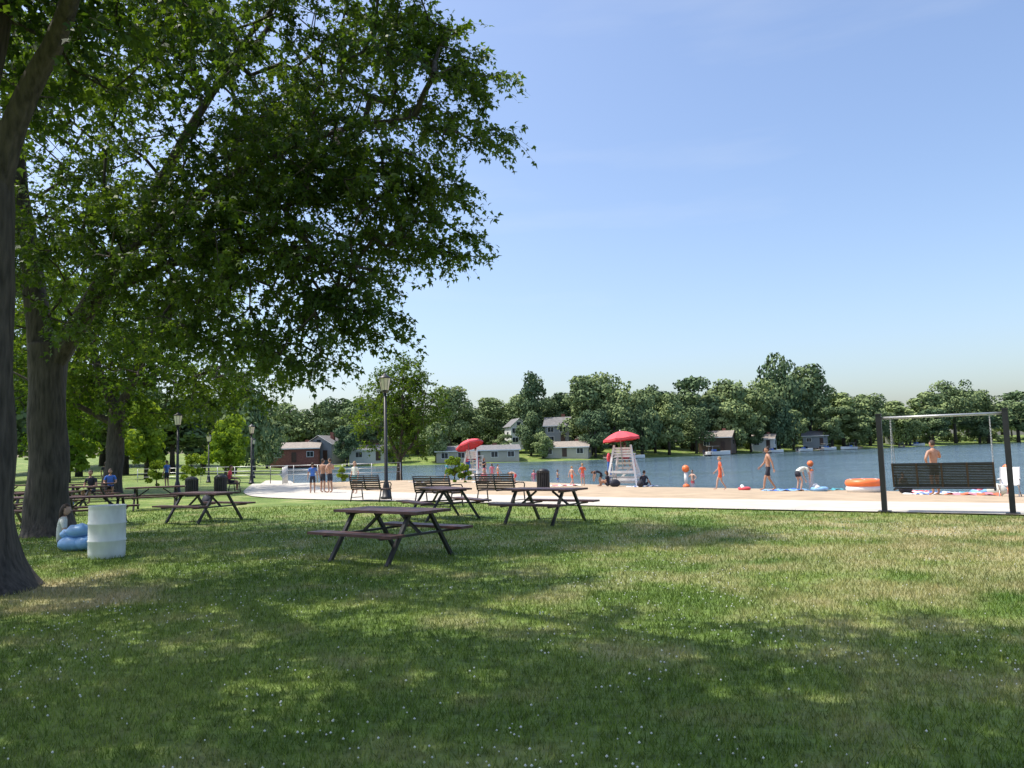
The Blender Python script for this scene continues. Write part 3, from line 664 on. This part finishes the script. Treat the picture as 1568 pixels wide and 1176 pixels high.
for t in[(14.6,27.5,'blue','white',20),(15.8,27.0,'pink','orcl',-30),(16.4,28.2,'teal','white',50),(11.0,31.8,'blue','lblue',0),(13.0,33,'dark','teal',30),(15.2,29.2,'white','red',80),(6.7,41,'blue','white',40),(2.6,41,'pink','pale',10),(-1.8,49,'teal','white',20),(-5.5,47,'blue','pale',-20)]: towel(*t)
def bag(x,y,k,s=1):
    mb=MB(); mb.ball((0,0,.2),(.28,.16,.22),k,14,fn=lambda v:[v[0]*(1.15-.2*v[2]),v[1]*(1.1-.2*v[2]),v[2]*.95]); mb.tube([(-.15,0,.36),(-.1,0,.52),(.1,0,.52),(.15,0,.36)],.014,'dark',5)
    place('beach_bag',mb.mesh('beach_bag'),(x,y,gz(x,y)+.02),x*40,scale=s)
for t in[(14.2,28.4,'dark'),(16.9,27.4,'pale'),(5.2,40.5,'dark'),(6.5,40.4,'dark'),(-10.6,26.8,'dark'),(-16,27.8,'blue'),(-18.2,31.6,'pale')]: bag(*t)
mb=MB()
for s in(-.27,.27):
    mb.tube([(s,-.3,.95),(s,.0,.36),(s,.48,.40)],.018,'steel',6); mb.tube([(s,.4,.40),(s,-.2,0)],.018,'steel',6); mb.tube([(s,0,.36),(s,.35,0)],.018,'steel',6); mb.box((s,.1,.58),(.05,.45,.03),'white')
mb.beam((0,-.29,.94),(0,-.01,.38),.5,.02,'white'); mb.box((0,.23,.39),(.5,.46,.02),'white')
place('beach_chair',mb.mesh('beach_chair'),(16.1,25.4,gz(16.1,25.4)+.02),140)
# ------------------------------------------------------------ people
def skinned(vs,es,rad,lv=1):
    me=bpy.data.meshes.new('t'); me.from_pydata(vs,es,[]); o=bpy.data.objects.new('t',me); COL.objects.link(o)
    o.modifiers.new('s','SKIN'); 
    d=me.skin_vertices[0].data
    for i,r in enumerate(rad): d[i].radius=r if hasattr(r,'__len__') else (r,r)
    d[0].use_root=True
    sb=o.modifiers.new('b','SUBSURF'); sb.levels=lv; sb.render_levels=lv
    dg=bpy.context.evaluated_depsgraph_get(); ev=o.evaluated_get(dg); m2=ev.to_mesh()
    V=[v.co.copy() for v in m2.vertices]; Fs=[tuple(p.vertices) for p in m2.polygons]; ev.to_mesh_clear()
    bpy.data.objects.remove(o); return V,Fs
hv=[(0,0,0),(0,0,-.045),(0,.004,-.085)];he=[(0,1),(1,2)];hr=[(.02,.026),(.016,.034),(.014,.036)]
for i,(yy,L) in enumerate([(.032,.068),(.011,.078),(-.011,.072),(-.031,.056)]):
    b=len(hv); hv+=[(.001,yy,-.092),(.006,yy*1.12,-.092-L*.45),(.022,yy*1.15,-.092-L*.8),(.034,yy*1.12,-.092-L)]; he+=[(2,b),(b,b+1),(b+1,b+2),(b+2,b+3)]; hr+=[.009,.0085,.008,.007]
b=len(hv); hv+=[(.008,.04,-.045),(.018,.056,-.075),(.024,.058,-.1)]; he+=[(1,b),(b,b+1),(b+1,b+2)]; hr+=[.012,.0105,.009]
HAND=skinned(hv,he,hr,1)
BASE=dict(pelvis=(0,0,.53),waist=(0,.004,.60),chest=(0,0,.70),ub=(0,-.005,.795),neck=(0,.0,.865),head=(0,.012,.935),
 shL=(-.105,0,.80),elL=(-.14,-.01,.635),wrL=(-.15,.03,.49),shR=(.105,0,.80),elR=(.14,-.01,.635),wrR=(.15,.03,.49),
 hipL=(-.052,0,.495),knL=(-.06,.012,.285),anL=(-.062,-.012,.045),toL=(-.072,.085,.018),hipR=(.052,0,.495),knR=(.06,.012,.285),anR=(.062,-.012,.045),toR=(.072,.085,.018))
ORD=['pelvis','waist','chest','ub','neck','shL','elL','wrL','shR','elR','wrR','hipL','knL','anL','toL','hipR','knR','anR','toR']
RAD=dict(pelvis=(.075,.062),waist=(.070,.052),chest=(.085,.06),ub=(.06,.045),neck=.03,sh=.036,el=.0235,wr=.016,hip=.05,kn=.032,an=.021,to=.018)
EDG=[('pelvis','waist'),('waist','chest'),('chest','ub'),('ub','neck')]+[e for s in'LR' for e in[('ub','sh'+s),('sh'+s,'el'+s),('el'+s,'wr'+s),('pelvis','hip'+s),('hip'+s,'kn'+s),('kn'+s,'an'+s),('an'+s,'to'+s)]]
STAND={}
WALK=dict(knL=(-.06,.09,.30),anL=(-.062,.13,.055),toL=(-.07,.225,.045),knR=(.06,-.02,.28),anR=(.062,-.15,.07),toR=(.07,-.075,.018),elR=(.14,.05,.645),wrR=(.145,.15,.54),elL=(-.14,-.07,.645),wrL=(-.155,-.09,.50))
BEND=dict(pelvis=(0,-.08,.50),waist=(0,-.02,.55),chest=(0,.09,.60),ub=(0,.185,.615),neck=(0,.25,.60),head=(0,.315,.575),shL=(-.1,.19,.60),shR=(.1,.19,.60),elL=(-.12,.24,.43),elR=(.12,.24,.43),wrL=(-.09,.27,.28),wrR=(.09,.27,.28),hipL=(-.052,-.07,.47),hipR=(.052,-.07,.47),knL=(-.07,.03,.27),knR=(.07,.03,.27),anL=(-.07,-.03,.045),anR=(.07,-.03,.045),toL=(-.08,.07,.018),toR=(.08,.07,.018))
def SIT(z):
    return dict(pelvis=(0,0,z+.05),waist=(0,.0,z+.12),chest=(0,.02,z+.22),ub=(0,.035,z+.315),neck=(0,.045,z+.385),head=(0,.065,z+.45),shL=(-.105,.035,z+.32),shR=(.105,.035,z+.32),elL=(-.14,.06,z+.17),elR=(.14,.06,z+.17),wrL=(-.08,.19,z+.14),wrR=(.08,.19,z+.14),hipL=(-.055,.02,z+.045),hipR=(.055,.02,z+.045),knL=(-.075,.24,z+.05),knR=(.075,.24,z+.05),anL=(-.075,.23,z-.2),anR=(.075,.23,z-.2),toL=(-.08,.33,z-.225),toR=(.08,.33,z-.225))
GSIT=dict(SIT(0.0)); GSIT.update(pelvis=(0,0,.055),knL=(-.085,.19,.20),knR=(.085,.21,.18),anL=(-.07,.30,.03),anR=(.075,.33,.03),toL=(-.075,.38,.02),toR=(.08,.41,.02),hipL=(-.055,.02,.05),hipR=(.055,.02,.05),elL=(-.15,.03,.17),elR=(.15,.06,.18),wrL=(-.1,.16,.20),wrR=(.1,.17,.19))
HIPS=dict(elL=(-.205,-.03,.665),wrL=(-.11,.04,.57),elR=(.19,.03,.68),wrR=(.10,.11,.74))
def person(name,x,y,face,H,pose=STAND,top=None,bot='dark',skin='skin',hair='hair',leg=.55,longh=False,z=None,off=.03):
    J=dict(BASE); J.update(pose); J={k:Vector(v)*H for k,v in J.items()}
    idx={k:i for i,k in enumerate(ORD)}
    rad=[]
    for k in ORD:
        r=RAD[k] if k in RAD else RAD[k[:2] if k[:2] in RAD else k[:3]]
        rad.append(tuple(q*H for q in r) if hasattr(r,'__len__') else (r*H,r*H))
    V,Fs=skinned([J[k] for k in ORD],[(idx[a],idx[b]) for a,b in EDG],rad,1)
    mb=MB(); groups={}
    segs=[(a,b,J[a],J[b],(sum(rad[idx[a]])/2),(sum(rad[idx[b]])/2)) for a,b in EDG]
    for f in Fs:
        c=sum((V[i] for i in f),Vector())/len(f); best=None
        for a,b,p,q,ra,rb in segs:
            d=q-p;t=max(0,min(1,(c-p).dot(d)/d.length_squared)); dd=(c-p-d*t).length-(ra+(rb-ra)*t)
            if best is None or dd<best[0]: best=(dd,a,b,t)
        _,a,b,t=best; k=skin
        if a[:3]=='hip' and t<leg or (a=='pelvis' and b[:3]=='hip') or (a=='pelvis' and b=='waist' and t<.55): k=bot
        elif top and ((a in('pelvis','waist','chest') ) or (a=='ub' and (b[:2]=='sh' or t<.25)) or (a[:2]=='sh' and t<.55)): k=top
        groups.setdefault(k,[]).append(f)
    for k,fs in groups.items():
        used=sorted({i for f in fs for i in f}); mp={i:n for n,i in enumerate(used)}
        mb.add([V[i] for i in used],[tuple(mp[i] for i in f) for f in fs],k,True)
    fw=(J['head']-J['neck']); hd=J['head']; tiltx=math.atan2(fw.y,fw.z)
    T=Matrix.Translation(hd)@Matrix.Rotation(-max(-.2,tiltx-.17),4,'X')@Matrix.Scale(H,4)
    def jaw(v):
        k=1-.28*max(0,-v[2]-.1); return [v[0]*k,v[1]*(1-.12*max(0,-v[2]))+.05*max(0,-v[2]),v[2]]
    mb.ball((0,0,0),(.044,.053,.067),skin,16,T,jaw)
    mb.ball((0,-.004,.008),(.049,.058,.066),hair,16,T,None,lambda q:(q[2]>.032 or q[1]<-.012+(.3*q[2])) and q[2]>-(.12 if longh else .035))
    if longh: mb.ball((0,-.045,-.035),(.04,.028,.07),hair,10,T)
    mb.add([(-.008,.05,-.012),(.008,.05,-.012),(0,.066,-.013),(0,.051,.012)],[(0,1,2),(0,2,3),(1,3,2)],skin,True,T)
    for s in(-1,1):
        mb.ball((s*.017,.047,.004),(.007,.005,.005),'eye',8,T); mb.ball((s*.017,.0515,.004),(.003,.002,.003),'dark',6,T); mb.ball((s*.045,-.002,-.002),(.006,.012,.018),skin,8,T)
    mb.ball((0,.051,-.031),(.014,.004,.004),'lip',8,T)
    for s in'LR':
        w=J['wr'+s];d=(w-J['el'+s]).normalized(); q=(-d).to_track_quat('Z','Y').to_matrix().to_4x4()
        sx=1 if s=='L' else -1
        mb.add(HAND[0],HAND[1],skin,True,Matrix.Translation(w-d*.01*H)@q@Matrix.Diagonal((sx,1,1,1))@Matrix.Scale(H/1.75*.95,4))
    place(name,mb.mesh(name),(x,y,(gz(x,y)+off) if z is None else z),face)
person('walking_man',10.1,31,82,1.74,WALK,None,'dark','skin','hair',.7)
person('walking_child',8.5,32.2,75,1.38,WALK,'orcl','orcl','skin2','blond',.5)
person('bending_person',11.5,31.5,-70,1.5,BEND,'pale','dark','skin2','hair',.4)
person('standing_man',14.0,26,15,1.82,HIPS,None,'dark','skin','hair',.6)
person('standing_boy',-8.95,34.5,20,1.35,STAND,'blue','dark','skin','hair',.7)
person('standing_teenager',-8.6,34.9,-30,1.5,dict(elR=(.16,.03,.66),wrR=(.09,.12,.6)),None,'dark','skin','hair',.75)
person('standing_teenager',-8.15,34.4,60,1.52,HIPS,None,'dark','skin','hair',.75)
person('standing_girl',-6.75,32.9,150,1.36,STAND,'pale','teal','skin2','blond',.3,True)
person('walking_child',3.05,41.5,-60,1.05,WALK,None,'orcl','skin2','blond',.6)
person('standing_child',3.6,41.2,20,1.2,HIPS,'orcl','pink','skin2','blond',.5)
person('bending_child',4.5,41.0,100,1.3,BEND,'dark','dark','skin','hair',.6)
person('sitting_woman',5.0,41.6,60,1.6,GSIT,'dark','dark','skin','hair',.4,True)
person('sitting_person',6.8,41.2,-40,1.65,GSIT,'dark','dark','skin','hair',.5)
person('lifeguard',5.98,42.05,-25,1.7,SIT(0),'red','red','skin','hair',.5,False,z=gz(5.95,42)+1.49)
person('standing_child',-1.5,52,10,1.2,STAND,'pink','pink','skin2','hair',.3,True)
person('walking_child',-1.1,51.5,-80,1.15,WALK,None,'orcl','skin2','hair',.6)
person('bending_child',0,44,70,1.1,BEND,None,'red','skin2','hair',.6)
person('standing_woman',-2.1,54,-120,1.6,HIPS,'dark','pink','skin','hair',.3,True)
person('sitting_woman',-1.9,49.3,150,1.6,GSIT,'pink','pink','skin2','blond',.3,True)
person('standing_child',-3.6,55.5,100,1.2,STAND,None,'blue','skin','hair',.6)
person('walking_child',-4.6,53,60,1.25,WALK,'teal','teal','skin2','hair',.5)
person('lifeguard',-2.88,57.05,-40,1.7,SIT(0),'red','red','skin','hair',.5,False,z=gz(-2.9,57)+1.49)
person('sitting_child',1.8,43,30,1.2,GSIT,None,'orcl','skin2','hair',.5)
person('standing_man',-21,47,70,1.65,STAND,'blue','dark','skin','hair',.7)
person('standing_woman',-25,47.5,0,1.65,STAND,'dark','dark','skin','hair',.9,True)
person('sitting_man',-14.1,38.4,-60,1.7,SIT(.27),'red','dark','skin','hair',.6,z=gz(-14,38.4)+.0)
person('sitting_woman',-8.75,15.0,-60,1.6,GSIT,'pale','dark','skin2','hair',.5,True,z=0.01)
person('sitting_person',-16.4,30.2,180,1.7,SIT(.275),'dark','dark','skin','hair',.8,z=.01)
person('sitting_person',-17.6,33.9,200,1.7,SIT(.275),'blue','dark','skin','hair',.8,z=.01)
person('sitting_person',-14.8,25.0,190,1.7,SIT(.275),'dark','dark','skin','hair',.8,z=.01)
person('swimmer',17.9,36,200,1.4,STAND,None,'blue','skin','hair',.6,z=-1.25)
person('swimmer',10.5,46,120,1.4,HIPS,None,'red','skin2','hair',.6,z=-1.15)
person('swimmer',1.5,60,160,1.5,STAND,'pink','pink','skin2','hair',.3,True,z=-1.3)
person('swimmer',3.2,58,-100,1.4,HIPS,None,'blue','skin','hair',.6,z=-1.2)
# ------------------------------------------------------------ light, sky, camera
sd_=Vector((.5,-.08,-1)).normalized(); to=-sd_
elev=math.asin(to.z); az=math.atan2(to.x,to.y)
sl=bpy.data.lights.new('sun','SUN'); sl.energy=5.0; sl.angle=math.radians(.53); sl.color=(1,.95,.86)
so=bpy.data.objects.new('sun',sl); so.rotation_euler=sd_.to_track_quat('-Z','Y').to_euler(); so.location=(0,0,60); COL.objects.link(so)
w=bpy.data.worlds.new('World'); sc.world=w; w.use_nodes=True; wn=w.node_tree
bg=wn.nodes['Background']; sky=wn.nodes.new('ShaderNodeTexSky'); sky.sky_type='NISHITA'; sky.sun_disc=False
sky.sun_elevation=elev; sky.sun_rotation=az; sky.air_density=1.0; sky.dust_density=2.6; sky.ozone_density=2.0
hs=wn.nodes.new('ShaderNodeHueSaturation'); hs.inputs['Hue'].default_value=.503; hs.inputs['Saturation'].default_value=1.05; hs.inputs['Value'].default_value=1.6
# thin high cirrus
tc=wn.nodes.new('ShaderNodeTexCoord'); mp=wn.nodes.new('ShaderNodeMapping'); mp.inputs['Scale'].default_value=(1.6,1.2,9); mp.inputs['Rotation'].default_value=(0,.12,0)
nz=wn.nodes.new('ShaderNodeTexNoise'); nz.inputs['Scale'].default_value=1.5; nz.inputs['Detail'].default_value=7
cr=wn.nodes.new('ShaderNodeMapRange'); cr.inputs[1].default_value=.56; cr.inputs[2].default_value=.8; cr.inputs[3].default_value=0; cr.inputs[4].default_value=.16
mx=wn.nodes.new('ShaderNodeMixRGB'); mx.inputs[2].default_value=(6.2,6.5,6.9,1)
wn.links.new(tc.outputs['Generated'],mp.inputs[0]); wn.links.new(mp.outputs[0],nz.inputs['Vector']); wn.links.new(nz.outputs[0],cr.inputs[0]); wn.links.new(cr.outputs[0],mx.inputs[0])
wn.links.new(sky.outputs[0],hs.inputs['Color']); wn.links.new(hs.outputs[0],mx.inputs[1]); wn.links.new(mx.outputs[0],bg.inputs[0]); bg.inputs[1].default_value=.15
cam=bpy.data.cameras.new('camera'); co=bpy.data.objects.new('camera',cam); COL.objects.link(co)
cam.sensor_width=36; cam.lens=27.2; cam.clip_end=6000
co.matrix_world=Matrix.Translation((0,0,1.6))@Matrix.Rotation(math.radians(95.02),4,'X')@Matrix.Rotation(math.radians(-1.6),4,'Z')
sc.camera=co
sc.view_settings.view_transform='Standard'; sc.view_settings.look='None'; sc.view_settings.exposure=0
